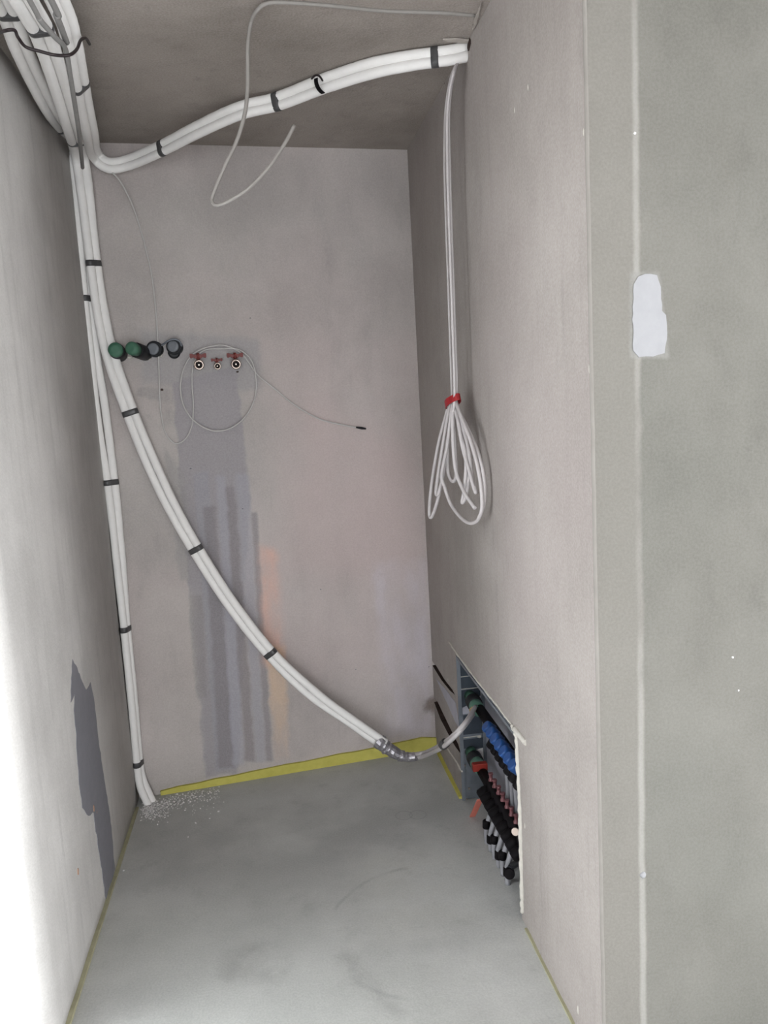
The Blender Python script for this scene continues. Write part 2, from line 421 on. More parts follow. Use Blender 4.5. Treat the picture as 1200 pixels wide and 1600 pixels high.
structure(wall_left, 'grey plastered left wall with a rounded end beside the bright opening', 'wall')
# right wall skin: outline with the cabinet recess, and two chased slots
SK = 0.03
def rp(*px): return [on_right(x, y) for x, y in px]
crack_a = [(p.y, p.z) for p in rp((673, 1030), (682, 1041), (694, 1061), (707, 1078), (711, 1086), (703, 1079), (690, 1063), (680, 1047), (673, 1035))]
crack_b = [(p.y, p.z) for p in rp((676, 1088), (684, 1097), (693, 1116), (704, 1139), (716, 1163), (720, 1178), (711, 1166), (700, 1146), (688, 1123), (679, 1099))]
outer = [(OY + 0.002, 0), (CAB_Y0, 0), (CAB_Y0, CAB_H), (CAB_Y1, CAB_H), (CAB_Y1, 0), (BRY + 0.02, 0), (BRY + 0.02, H), (OY + 0.002, H)]
v, f = plate([outer, crack_a, crack_b], lambda y, z: Vector((XR, y, z)), Vector((SK, 0, 0)))
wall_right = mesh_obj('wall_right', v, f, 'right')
wall_right.data.materials.append(MAT['mortar_and_shade'])
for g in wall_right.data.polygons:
    if abs(g.normal.x) < 0.5 and CAB_Y1 + 0.002 < g.center.y < BRY + 0.01 and 0.003 < g.center.z < 1.0: g.material_index = 1  # slot sides coloured dark to carry the shade inside the cracks
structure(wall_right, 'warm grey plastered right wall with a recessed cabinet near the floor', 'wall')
c = MB()
x0, x1 = XR + SK, XR + 0.18
c.box((x0, OY + 0.03, 0), (x1, CAB_Y0, H)).box((x0, CAB_Y1, 0), (x1, BRY + 0.15, H)).box((x0, CAB_Y0, CAB_H), (x1, CAB_Y1, H)).box((XR + CAB_D + 0.02, CAB_Y0, 0), (x1, CAB_Y1, CAB_H))
c.build('wall_core', 'mortar_and_shade', wall_right)
# the return wall beyond the outer corner
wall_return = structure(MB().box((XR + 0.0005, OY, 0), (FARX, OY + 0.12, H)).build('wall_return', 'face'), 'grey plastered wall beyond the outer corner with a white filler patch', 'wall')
v = []
cb = MB(); pts = [Vector((XR + 0.0025 + random.uniform(-.0004, .0004), OY + 0.0025 + random.uniform(-.0004, .0004), z * H / 40)) for z in range(41)]
tube(cb, pts, 0.0042, 10); cb.build('corner_bead', 'bead_highlight', wall_return, True)
# the room behind the viewer: opening side with its added light tunnel, rear wall with window, far right wall
def structure_box(name, label, boxes, mat='room_white', cat='wall'):
    b = MB()
    for q in boxes: b.box(*q)
    return structure(b.build(name, mat), label, cat)
structure_box('wall_side', 'plaster wall beside the opening left of the viewer', [((-0.80, REAR, 0), (XL, WIN_L[0], H)), ((-0.80, WIN_L[0], WIN_L[3]), (XL - 0.02, LEY - 0.012, H))])
structure_box('wall_light_tunnel', 'unseen white walls and soffit added to narrow the light from the left opening', [((TUNNEL_X, WIN_L[0] - 0.12, -0.02), (-0.80, WIN_L[0], H)), ((TUNNEL_X, LEY + 0.003, -0.02), (-0.80, LEY + 0.12, H)), ((TUNNEL_X, WIN_L[0], WIN_L[3]), (-0.80, LEY + 0.003, H))], 'light_tunnel')  # unseen tunnel added to narrow the daylight through the left opening
structure_box('wall_rear', 'plaster wall with a wide window behind the viewer', [((-0.80, REAR - 0.15, 0), (WIN_R[0], REAR, H)), ((WIN_R[1], REAR - 0.15, 0), (FARX, REAR, H)), ((WIN_R[0], REAR - 0.15, 0), (WIN_R[1], REAR, WIN_R[2])), ((WIN_R[0], REAR - 0.15, WIN_R[3]), (WIN_R[1], REAR, H))])
structure_box('wall_far_right', 'plaster wall with a wide terrace window at the far right of the room', [((FARX, REAR - 0.15, 0), (FARX + 0.1, WIN_S[0], H)), ((FARX, WIN_S[1], 0), (FARX + 0.1, OY + 0.12, H)), ((FARX, WIN_S[0], 0), (FARX + 0.1, WIN_S[1], WIN_S[2])), ((FARX, WIN_S[0], WIN_S[3]), (FARX + 0.1, WIN_S[1], H))])
structure_box('floor_light_tunnel', 'unseen pale floor slab of the added light tunnel beyond the opening', [((TUNNEL_X, WIN_L[0] - 0.12, -0.14), (-0.801, LEY + 0.12, -0.02))], 'light_tunnel', 'floor')

# wall details --------------------------------------------------------------------------------------------------------
# dark mortar patch on the left wall
Lp = [on_left(x, y) for x, y in ((113, 1030), (120, 1043), (128, 1065), (134, 1078), (141, 1066), (146, 1090), (152, 1145), (159, 1195), (167, 1245), (174, 1300), (179, 1358),
      (165, 1405), (160, 1372), (155, 1335), (148, 1290), (146, 1270), (138, 1275), (128, 1262), (123, 1225), (120, 1180), (118, 1140), (115, 1110), (116, 1085), (110, 1098), (111, 1060))]
slab('mortar_patch', [Vector((XL, p.y, p.z)) for p in ragged(Lp, 0.005, 0.018)], Vector((0.0015, 0, 0)), 'mortar_grey', wall_left)['label'] = 'dark grey mortar patch'
def lump(name, p, nrm, size, mat, parent, flat=0.4):
    """small uneven blob stuck to a surface"""
    bm = bmesh.new(); bmesh.ops.create_icosphere(bm, subdivisions=2, radius=1)
    nrm = Vector(nrm).normalized(); q = nrm.to_track_quat('Z', 'Y')
    for w in bm.verts:
        s = random.uniform(0.75, 1.2); c = w.co * s
        w.co = p + q @ Vector((c.x * size[0], c.y * size[1], c.z * size[0] * flat))
    me = bpy.data.meshes.new(name); bm.to_mesh(me); bm.free(); me.materials.append(MAT[mat])
    for g in me.polygons: g.use_smooth = True
    o = bpy.data.objects.new(name, me); COL.objects.link(o); o.parent = parent; return o
for (x, y, s) in ((146, 1264, 0.011), (151, 1270, 0.008), (122, 1362, 0.009)):
    lump('chipped_spot', on_left(x, y), (1, 0, 0), (s, s * 1.2), 'brick_chip', wall_left, 0.25)
# white filler on the return wall
slab('filler_patch', ragged([F(x, y) for x, y in ((990, 444), (997, 432), (1008, 428), (1026, 430), (1032, 448), (1034, 486), (1040, 492), (1042, 520), (1038, 552), (1020, 557), (998, 558), (989, 548), (988, 480))], 0.0015, 0.012), Vector((0, -0.0015, 0)), 'filler', wall_return)['label'] = 'white filler patch'
lump('filler_blob', F(1005, 1367), (0, -1, 0), (0.008, 0.009), 'filler', wall_return, 0.4)
for (x, y, s) in ((1145, 1027, .0025), (1154, 1079, .0022), (992, 208, .003)):
    lump('filler_speck', F(x, y), (0, -1, 0), (s, s), 'plaster_white', wall_return)
for (x, y, s) in ((825, 136, .005), (804, 172, .005), (921, 577, .006), (912, 207, .005), (700, 1062, .004), (820, 1290, .006), (903, 1578, .007)):
    lump('filler_speck', on_right(x, y), (-1, 0, 0), (s * 0.6, s * 1.6), 'plaster_lip', wall_right, 0.3)
# ragged plaster along the ceiling edge of the right wall
for pts in ([(741, 28), (747, 14), (752, 2), (748, 22), (743, 38), (737, 46)], [(692, 60), (712, 59), (738, 62), (735, 66), (715, 65), (700, 63)], [(694, 129), (697, 134), (692, 142), (688, 141)], [(669, 184), (671, 192), (660, 205), (650, 220), (655, 206)]):
    slab('plaster_flake', ragged([on_ceil(x, y, 0.002) for x, y in pts], 0.0012, 0.012), Vector((0, 0, -0.004)), 'flake', wall_right)
# pale wedge of fresh plaster between the chased slots, lips of plaster round the cabinet
slab('plaster_wedge', ragged([on_right(x, y) for x, y in ((682, 1060), (696, 1076), (712, 1098), (719, 1140), (712, 1128), (697, 1094))], 0.002, 0.03), Vector((-0.002, 0, 0)), 'pale_panel', wall_right)['label'] = 'pale wedge of fresh plaster'
def lip(pts, r0, r1):
    c = catmull(pts, 10); k = MB()
    tube(k, [p + Vector((0, random.uniform(-1, 1), random.uniform(-1, 1))) * 0.0015 for p in c], [random.uniform(r0, r1) for _ in c], 8)
    k.build('plaster_lip', 'plaster_lip', wall_right, True)
R_ = on_right
lip([R_(703, 1004), R_(716, 1024), R_(745, 1062), R_(775, 1100), R_(804, 1138)], 0.003, 0.0055)
lip([R_(801, 1134), R_(807, 1150), R_(810, 1200), R_(813, 1260), R_(815, 1330), R_(816.5, 1390), R_(817, 1425)], 0.006, 0.010)
lip([R_(804, 1138), R_(812, 1148), R_(822, 1160)], 0.008, 0.011)
lip([R_(698, 1168), R_(712, 1188), R_(722, 1206)], 0.003, 0.005)

# yellow perimeter strips ------------------------------------------------------------------------------------------------
def strip(name, label, p, q, nrm, h0, h1, thick, mat):
    k = 16; v = []; f = []
    for i in range(k + 1):
        t = i / k; b = p.lerp(q, t); h = h0 + (h1 - h0) * t + random.uniform(-1, 1) * 0.0025
        if i in (0, k): h *= 0.75
        for a, z in ((0, -0.005), (thick, -0.005), (thick, h), (0, h)):
            v.append(Vector((b.x, b.y, z)) + nrm * a)
    for i in range(k):
        for s in range(4): f.append((i * 4 + s, i * 4 + (s + 1) % 4, i * 4 + 4 + (s + 1) % 4, i * 4 + 4 + s))
    f += [(0, 1, 2, 3), (k * 4 + 3, k * 4 + 2, k * 4 + 1, k * 4)]
    return structure(mesh_obj(name, v, f, mat), label, 'edge strip')
def bk(px):
    p = B(px, 1200); return Vector((p.x, p.y, 0))
strip('trim_1', 'bright yellow foam edge strip along the foot of the back wall', bk(247), bk(686), BACK_N, 0.022, 0.062, 0.012, 'yellow_foam')
strip('trim_2', 'yellow foam edge strip between the back corner and the cabinet', Vector((XR, BRY - 0.02, 0)), Vector((XR, CAB_Y1 + 0.005, 0)), Vector((-1, 0, 0)), 0.012, 0.012, 0.012, 'yellow_foam')
strip('trim_3', 'dusty yellow foam edge strip along the foot of the left wall', Vector((XL, 3.20, 0)), Vector((XL, 2.0, 0)), Vector((1, 0, 0)), 0.006, 0.012, 0.012, 'yellow_foam_dusty')
strip('trim_4', 'thin dusty yellow edge strip under the right wall nearest the viewer', Vector((XR, CAB_Y0 - 0.05, 0)), Vector((XR, OY + 0.05, 0)), Vector((-1, 0, 0)), 0.005, 0.006, 0.008, 'yellow_foam_dusty')

# ================================================================ insulated pipe pairs
REF = Vector((0, -0.7, -0.7))
def arc_resample(c, n):
    L = [0]
    for i in range(1, len(c)): L.append(L[-1] + (c[i] - c[i - 1]).length)
    out = []; j = 0
    for k in range(n + 1):
        s = L[-1] * k / n
        while j < len(c) - 2 and L[j + 1] < s: j += 1
        t = (s - L[j]) / max(1e-9, L[j + 1] - L[j]); out.append(c[j].lerp(c[j + 1], min(1, t)))
    return out
def interp(tab, x):
    if x <= tab[0][0]: return tab[0][1:]
    for a, b in zip(tab, tab[1:]):
        if x <= b[0]:
            t = (x - a[0]) / (b[0] - a[0]); t = t * t * (3 - 2 * t); return tuple(p + (q - p) * t for p, q in zip(a[1:], b[1:]))
    return tab[-1][1:]
def pipe_pair(root, pts, r, table, bands, key, mat='white_foam', bandlen=0.022, n=160):
    """two pipes along a common path; table: key(px,py) -> (half gap in radii, twist); bands: photo points of the tape wraps"""
    c = arc_resample(catmull(pts, 10), n); T = tangents(c); A = []; Bv = []; fr = []
    for p, t in zip(c, T):
        lat = t.cross(REF).normalized(); nor = lat.cross(t)
        s, tw = interp(table, key(*proj(p)))
        d = lat * math.cos(tw) + nor * math.sin(tw)
        A.append(p + d * r * s); Bv.append(p - d * r * s); fr.append((d, d.cross(t).normalized(), s))
    for P in (A, Bv):
        k = MB(); tube(k, P, [r * random.uniform(0.975, 1.025) for _ in P], 14); k.build('pipe', mat, root, True)
    for (bx, by) in bands:
        i = min(range(len(c)), key=lambda i: (proj(c[i])[0] - bx) ** 2 + (proj(c[i])[1] - by) ** 2)
        d, e, s = fr[i]; t = T[i]; v = []; f = []; rr = r * 1.07; SEG = 28; rings = 4
        for j in range(rings):
            q = c[i] + t * bandlen * (j / (rings - 1) - 0.5); w = rr * (1 if 0 < j < rings - 1 else 0.97)
            for k in range(SEG):
                a = 2 * math.pi * k / SEG
                v.append(q + d * (math.cos(a) * w + math.copysign(r * s, math.cos(a))) + e * math.sin(a) * w)
        for j in range(rings - 1):
            for k in range(SEG): f.append((j * SEG + k, j * SEG + (k + 1) % SEG, (j + 1) * SEG + (k + 1) % SEG, (j + 1) * SEG + k))
        f.append(tuple(range(SEG))[::-1]); f.append(tuple((rings - 1) * SEG + k for k in range(SEG)))
        o = mesh_obj('tape_band', v, f, 'tape', root)
        for p in o.data.polygons: p.use_smooth = len(p.vertices) == 4
    return c
ky = lambda x, y: y
kx = lambda x, y: x
C_ = on_ceil
# A: down the corner into the floor
A = thing('insulated_pipe_pair', 'white insulated pipes running down the back left corner into the floor', 'pipe', 'white insulated pipe pairs')
a_start = C_(4, -6, 0.055)
ptsA = [Vector((a_start.x + 0.02, 1.1, a_start.z)), Vector((a_start.x + 0.01, 1.6, a_start.z)), C_(8, 10, 0.055), C_(30, 68, 0.06), C_(54, 122, 0.06), C_(82, 176, 0.06), B(108, 215, 0.045), B(119, 262, 0.036), B(126, 340, 0.034),
        B(132, 420, 0.033), B(140, 500, 0.032), B(151, 590, 0.032), B(163, 680, 0.032), B(174, 757, 0.032), B(184, 850, 0.032), B(196, 979, 0.032), B(207, 1090, 0.032), B(216, 1190, 0.034), B(221, 1222, 0.04), B(229, 1242, 0.05), B(238, 1262, 0.06)]
pipe_pair(A, ptsA, 0.0150, [(-200, 0.95, 0), (190, 0.95, 0.2), (300, 0.95, 1.1), (465, 0.95, 1.0), (560, 0.95, 0.9), (650, 1.12, 0.15), (757, 0.95, 0.5), (850, 0.95, 0.8), (979, 0.9, 1.25), (1300, 0.9, 1.35)],
          [(20, 14), (98, 203), (137, 465), (174, 757), (196, 979), (216, 1190)], ky, n=220)
# B: across the back wall to the cabinet
Bp = thing('insulated_pipe_pair', 'white insulated pipes sagging diagonally across the back wall to the cabinet', 'pipe', 'white insulated pipe pairs')
b_start = C_(34, -6, 0.09)
ptsB = [Vector((b_start.x + 0.02, 1.1, b_start.z)), Vector((b_start.x + 0.01, 1.6, b_start.z)), C_(38, 2, 0.09), C_(66, 52, 0.09), C_(92, 128, 0.09), C_(112, 196, 0.10), B(124, 240, 0.095), B(133, 300, 0.07), B(140, 360, 0.06), B(147, 416, 0.055), B(158, 490, 0.05),
        B(174, 560, 0.05), B(204, 646, 0.055), B(238, 728, 0.06), B(270, 795, 0.07), B(307, 860, 0.08), B(362, 945, 0.10), B(425, 1024, 0.13), B(490, 1085, 0.17), B(550, 1128, 0.21), B(600, 1163, 0.24)]
pathB = pipe_pair(Bp, ptsB, 0.0160, [(-200, 0.95, 0), (200, 0.95, 0.3), (416, 0.9, 0.8), (560, 0.9, 0.5), (646, 0.92, 0.2), (740, 1.10, 0.0), (860, 0.93, 0.1), (960, 0.95, 0.1), (1024, 0.92, 0.1), (1080, 1.32, 0.0), (1130, 0.98, 0.0), (1200, 0.92, 0.2)],
          [(65, 46), (115, 221), (146, 416), (204, 646), (307, 860), (425, 1024)], ky, n=220)
fw = catmull([B(592, 1158, 0.235), B(606, 1169, 0.245), B(622, 1179, 0.255), B(636, 1183, 0.265), B(650, 1182, 0.275)], 8)
k = MB(); tube(k, [p + Vector([random.uniform(-1, 1) * 0.002 for _ in range(3)]) for p in fw], [(0.031 - 0.013 * i / (len(fw) - 1)) * random.uniform(0.9, 1.08) for i in range(len(fw))], 14)
k.build('foil_wrap', 'foil', Bp, False)['label'] = 'crumpled silver foil wrap'
for dz in (0.0085, -0.0085):
    k = MB(); end = Vector((XR + 0.03, 2.80, 0.425))
    path = [B(640, 1183, 0.27), B(665, 1178, 0.30), on_right(694, 1163, 0.10), on_right(722, 1137, 0.05), end + Vector((0, 0, dz * 0.5))]
    path = [p + Vector((dz * 0.5, 0, dz)) for p in path]
    tube(k, catmull(path, 10), 0.0085, 10); k.build('copper_tube_sleeve', 'white_cable', Bp, True)
k = MB(); q0 = on_right(690, 1166, 0.108); q1 = on_right(697, 1160, 0.093); d = (q1 - q0)
k.lathe(q0, d, [(0, 0.017), (d.length * 0.5, 0.0185), (d.length, 0.0175)], 14); k.build('tape_band', 'tape', Bp, True)
k = MB(); e0 = Vector((XR + 0.018, 2.815, 0.417)); e1 = Vector((XR + 0.042, 2.79, 0.43))
k.lathe(e0, e1 - e0, [(0, 0.010), (0.008, 0.012), (0.010, 0.015), (0.022, 0.015), (0.024, 0.011), (0.035, 0.011)], 6); k.build('brass_nut', 'brass', Bp)
# C: up across the ceiling to the right wall
Cp = thing('insulated_pipe_pair', 'white insulated pipes strapped across the ceiling towards the right wall', 'pipe', 'white insulated pipe pairs')
c_start = C_(88, -8, 0.06)
ptsC = [Vector((c_start.x, 1.1, c_start.z)), Vector((c_start.x, 1.6, c_start.z)), C_(93, 8, 0.06), C_(111, 60, 0.07), C_(122, 115, 0.08), C_(132, 165, 0.09), C_(141, 208, 0.10), B(148, 240, 0.085), B(168, 258, 0.06), B(200, 254, 0.06), C_(252, 232, 0.075), C_(310, 202, 0.06),
        C_(375, 173, 0.045), C_(435, 158, 0.035), C_(505, 131, 0.03), C_(580, 107, 0.03), C_(640, 95, 0.03), C_(676, 90, 0.03), C_(705, 86, 0.03), C_(732, 80, 0.02)]
pipe_pair(Cp, ptsC, 0.0150, [(-200, 0.95, 0.9), (100, 0.95, 0.9), (150, 0.9, 0.8), (252, 0.85, 0.9), (400, 0.9, 0.7), (560, 0.95, 0.6), (700, 0.85, 0.7), (800, 0.8, 0.8)],
          [(126, 134), (252, 232), (435, 158), (676, 90)], kx, n=220)
# black strap round pair C
st = thing('cable_strap', 'black strap holding the white pipes to the ceiling halfway across', 'strap')
sp = C_(503, 131, 0.03); tdir = (C_(580, 107, 0.03) - C_(435, 158, 0.035)).normalized(); lat = Vector((0, 0, 1)).cross(tdir).normalized()
ring = []
for k in range(25):
    a = math.radians(-100 + 250 * k / 24)
    ring.append(sp + lat * math.sin(a) * 0.036 - Vector((0, 0, 1)) * math.cos(a) * 0.026 + tdir * (0.006 - 0.012 * k / 24))
v = []; f = []
for i, p in enumerate(ring):
    nn = (p - sp).normalized()
    v += [p - tdir * 0.007, p + tdir * 0.007, p + tdir * 0.007 + nn * 0.002, p - tdir * 0.007 + nn * 0.002]
for i in range(len(ring) - 1):
    for s in range(4): f.append((i * 4 + s, i * 4 + (s + 1) % 4, i * 4 + 4 + (s + 1) % 4, i * 4 + 4 + s))
f += [(0, 1, 2, 3), tuple(len(v) - 1 - i for i in range(4))]
mesh_obj('strap_band', v, f, 'black_plastic', st)
k = MB(); tube(k, catmull([C_(504, 126, 0.06), C_(499, 119, 0.055), C_(493, 118, 0.05), C_(487, 123, 0.05)], 5), 0.003, 6); k.build('strap_tail', 'black_wire', st, True)

# grey cables and the black wire tie in the top left cluster
def cable(name, label, pts, r, mat, cat='cable', parent=None, n=8, seg=8, group=None):
    k = MB(); tube(k, catmull(pts, n), r, seg); o = k.build(name, mat, parent, True)
    if parent is None: tag(o, label, cat, group)
    return o
g0 = C_(44, -4, 0.12)
cable('grey_cable', 'grey cable ending loose among the white pipes in the top left corner', [Vector((g0.x, 1.3, g0.z + 0.02)), C_(46, 0, 0.125), C_(62, 30, 0.13), C_(86, 58, 0.135), C_(102, 76, 0.135), C_(110, 120, 0.16), C_(118, 170, 0.18), C_(124, 212, 0.195), B(129, 262, 0.165)], 0.0062, 'dark_grey_cable')
g1 = C_(76, -4, 0.11)
cable('grey_cable', 'short grey cable lying between white pipes above the black wire tie', [Vector((g1.x, 1.3, g1.z + 0.02)), C_(80, 0, 0.115), C_(88, 24, 0.12), C_(96, 44, 0.12), C_(104, 66, 0.12)], 0.0075, 'dark_grey_cable')
cable('wire_tie', 'thin black wire slung under the pipe cluster in the top left corner', [on_left(-6, 55, 0.01), C_(5, 49, 0.14), C_(22, 47, 0.15), C_(28, 58, 0.15), C_(40, 73, 0.16), C_(62, 80, 0.165), C_(86, 86, 0.17), C_(108, 86, 0.17), C_(120, 77, 0.14), C_(126, 63, 0.10), C_(134, 60, 0.06), C_(140, 69, 0.02)], 0.0038, 'black_wire', 'wire')
# ceiling lead
yl = on_ceil(398, 12).y
cable('ceiling_lead', 'thin grey lead hanging in a hook from the ceiling', [C_(742, 24, 0.002), C_(690, 20, 0.003), C_(600, 17, 0.003), C_(520, 9, 0.003), C_(450, 4, 0.004), C_(418, 5, 0.008), C_(402, 16, 0.02), at_y(392, 36, yl + 0.02), at_y(387, 75, yl + 0.02), at_y(387, 130, yl + 0.03), at_y(383, 175, yl + 0.03), at_y(370, 220, yl + 0.03),
      at_y(350, 262, yl + 0.03), at_y(335, 298, yl + 0.03), at_y(331, 312, yl + 0.03), at_y(336, 320, yl + 0.02), at_y(350, 318, yl + 0.01), at_y(385, 297, yl), at_y(418, 264, yl), at_y(444, 226, yl), at_y(460, 196, yl)], 0.0052, 'grey_cable')
# looped wall lead with a dark cut end
wl = thing('wall_lead', 'thin grey lead looped in a circle around the valves on the back wall', 'cable')
P = [(172, 266), (188, 284), (204, 314), (217, 350), (228, 390), (237, 430), (243, 480), (247, 540), (249, 600), (251, 640), (257, 672), (267, 688), (278, 693), (291, 684), (300, 664), (302, 630), (300, 596), (303, 566), (318, 548), (345, 545), (372, 546), (392, 562), (400, 590),
     (398, 622), (384, 650), (360, 669), (333, 673), (306, 660), (288, 636), (282, 606), (287, 576), (302, 553), (326, 542), (352, 540), (378, 553), (402, 585), (430, 608), (462, 634), (500, 655), (536, 664), (558, 668)]
k = MB(); tube(k, catmull([B(x, y, 0.010 + (0.006 if 20 <= i <= 33 else 0) + (0.05 if i < 3 else 0)) for i, (x, y) in enumerate(P)], 8), 0.0031, 8); k.build('sheath', 'pale_grey_cable', wl, True)
k = MB(); tube(k, [B(556, 667.7, 0.010), B(565, 669, 0.010), B(572, 670, 0.010)], [0.0035, 0.0055, 0.003], 8); k.build('cut_end', 'black_rubber', wl, True)

# white cable coil on the right wall
coil = thing('cable_coil', 'white cables hanging beside the right wall, coiled and bound with a red tie', 'cable')
CN = Vector((0.42, 0.09, 0)).normalized()
def cl(px, py, off=0.0): return hit(px, py, Vector((0.61, 2.47, 0)) - CN * off, CN)
for dx, off in ((-3.2, 0.0), (1.2, 0.012), (4.6, 0.002)):
    pts = [C_(727, 79, 0.015), C_(719, 92, 0.03)] + [cl(x + dx * s, y, off) for x, y, s in ((709, 112, .3), (702, 142, .5), (698, 185, .7), (698, 260, 1), (700.5, 350, 1), (704, 450, 1), (707, 540, 1), (709, 600, 1), (709, 628, .8), (707, 645, 1))]
    k = MB(); tube(k, catmull(pts, 8), 0.0046, 8); k.build('cable', 'white_cable', coil, True)
loops = [
    [(704, 624, 0), (698, 645, .005), (686, 690, .01), (676, 745, .012), (671, 790, .012), (672, 808, .012), (678, 800, .008), (690, 755, .0), (699, 700, -.005), (705, 640, 0)],
    [(706, 624, 0), (700, 650, .012), (692, 695, .016), (684, 745, .016), (681, 770, .012), (686, 768, .006), (696, 720, 0), (704, 640, 0)],
    [(708, 624, 0), (704, 655, .02), (698, 700, .02), (690, 742, .016), (695, 762, .01), (703, 785, .005), (715, 803, .004), (730, 816, .004), (742, 816, .004), (750, 806, .006), (757, 780, .008), (755, 740, .008), (746, 705, .006), (732, 672, .003), (716, 640, 0)],
    [(711, 624, 0), (720, 650, .014), (735, 688, .018), (746, 728, .02), (752, 765, .02), (753, 795, .018), (747, 812, .016)],
    [(708, 628, .006), (707, 660, .02), (709, 710, .026), (714, 742, .028), (726, 770, .028), (742, 794, .028)],
    [(709, 628, 0), (716, 660, .01), (723, 700, .012), (733, 735, .012), (741, 764, .01), (744, 768, .008), (738, 745, .004), (732, 700, 0), (722, 665, 0), (713, 635, 0)],
    [(710, 630, 0), (718, 670, .005), (728, 715, .01), (726, 760, .012), (722, 785, .012), (728, 775, .006), (734, 735, .002), (730, 690, 0), (716, 640, 0)],
    [(704, 630, -.004), (700, 690, -.004), (700, 735, -.004), (707, 752, -.004), (713, 742, -.004), (711, 700, -.004), (709, 640, -.002)],
]
for lp in loops:
    k = MB(); tube(k, catmull([cl(x, y, o_) for x, y, o_ in lp], 8), 0.0060, 10); k.build('cable', 'white_cable', coil, True)
t0, t1 = cl(699, 634, 0.004), cl(716, 620, 0.004)
ctr = (t0 + t1) / 2; lx = (t1 - t0) / 2; lz = -CN * 0.017
v = []; f = []; tw = (lx.cross(lz)).normalized() * 0.011
for k in range(20):
    a = 2 * math.pi * k / 20; p = ctr + lx * math.cos(a) + lz * math.sin(a); o_ = (lx * math.cos(a) + lz * math.sin(a)).normalized() * 0.003
    v += [p - tw, p + tw, p + tw + o_, p - tw + o_]
for k in range(20):
    j = (k + 1) % 20
    for s in range(4): f.append((k * 4 + s, k * 4 + (s + 1) % 4, j * 4 + (s + 1) % 4, j * 4 + s))
mesh_obj('tie', v, f, 'red_tie', coil)['label'] = 'red tie'

# ================================================================ pipe stubs and valves on the back wall
def stub(name, label, wall_px, end_px, out, r, cap, sleeve_r, group, hole_r=None):
    root = thing(name, label, 'pipe stub', group)
    w = B(*wall_px); e = B(end_px[0], end_px[1], out); ax = (e - w).normalized(); L = (e - w).length
    MB().lathe(w - ax * 0.01, ax, [(0, sleeve_r), (L * 0.62 + 0.01, sleeve_r), (L * 0.66 + 0.01, sleeve_r * 0.93)], 22).build('rubber_sleeve', 'black_rubber', root, True)
    MB().lathe(w + ax * L * 0.6, ax, [(0, r * 0.92), (L * 0.2, r * 0.95), (L * 0.22, r), (L * 0.36, r), (L * 0.40, r * 0.9), (L * 0.43, r * 0.5)], 24).build('end_cap', cap, root, True)
    return root
stub('capped_pipe_stub', 'leftmost green capped pipe stub overlapping the white pipes', (187, 553), (180, 546), 0.10, 0.0275, 'green', 0.030, 'pipe stubs in the back wall')
stub('capped_pipe_stub', 'green capped pipe stub second from the left, black sleeve behind', (226, 552), (205, 544), 0.13, 0.0255, 'green', 0.029, 'pipe stubs in the back wall')
s3 = stub('capped_pipe_stub', 'grey ended pipe stub in a black collar, third from the left', (243, 546), (239, 545), 0.035, 0.022, 'grey_plastic', 0.031, 'pipe stubs in the back wall')
s4 = stub('capped_pipe_stub', 'grey ended pipe stub in a black collar nearest the valves', (274, 543), (270, 541), 0.04, 0.022, 'grey_plastic', 0.030, 'pipe stubs in the back wall')
w = B(272, 551); MB().lathe(w, BACK_N, [(0, 0.024), (0.012, 0.024), (0.016, 0.018)], 18).build('lower_collar', 'black_rubber', s4, True)
k = MB(); tube(k, catmull([B(252, 540, 0.02), B(258, 536, 0.03), B(264, 532, 0.04), B(272, 530, 0.045), B(280, 533, 0.04), B(284, 541, 0.03)], 6), 0.004, 8); k.build('clip_wire', 'galv', s4, True)
lump('cable_hole_shade', on_right(733, 70), (-1, 0, 0), (0.02, 0.014), 'mortar_and_shade', wall_right, 0.15)  # dark blob painted in for the shade of a hole
lump('rubble', B(228, 560), BACK_N, (0.022, 0.007), 'plaster_lip', wall_back, 0.4)
lump('rubble', B(250, 553), BACK_N, (0.012, 0.012), 'plaster_lip', wall_back, 0.4)
lump('rubble', B(203, 558), BACK_N, (0.012, 0.006), 'plaster_lip', wall_back, 0.4)
for (x, y, s) in ((253, 609, .006), (371, 581, .005), (298, 732, .004), (379, 795, .003), (391, 497, .003), (670, 1042, .003), (501, 921, .003), (556, 1046, .003)):
    lump('dark_pit', B(x, y), BACK_N, (s, s * 0.8), 'mortar_grey' if s < .005 else 'mortar_and_shade', wall_back, 0.2)

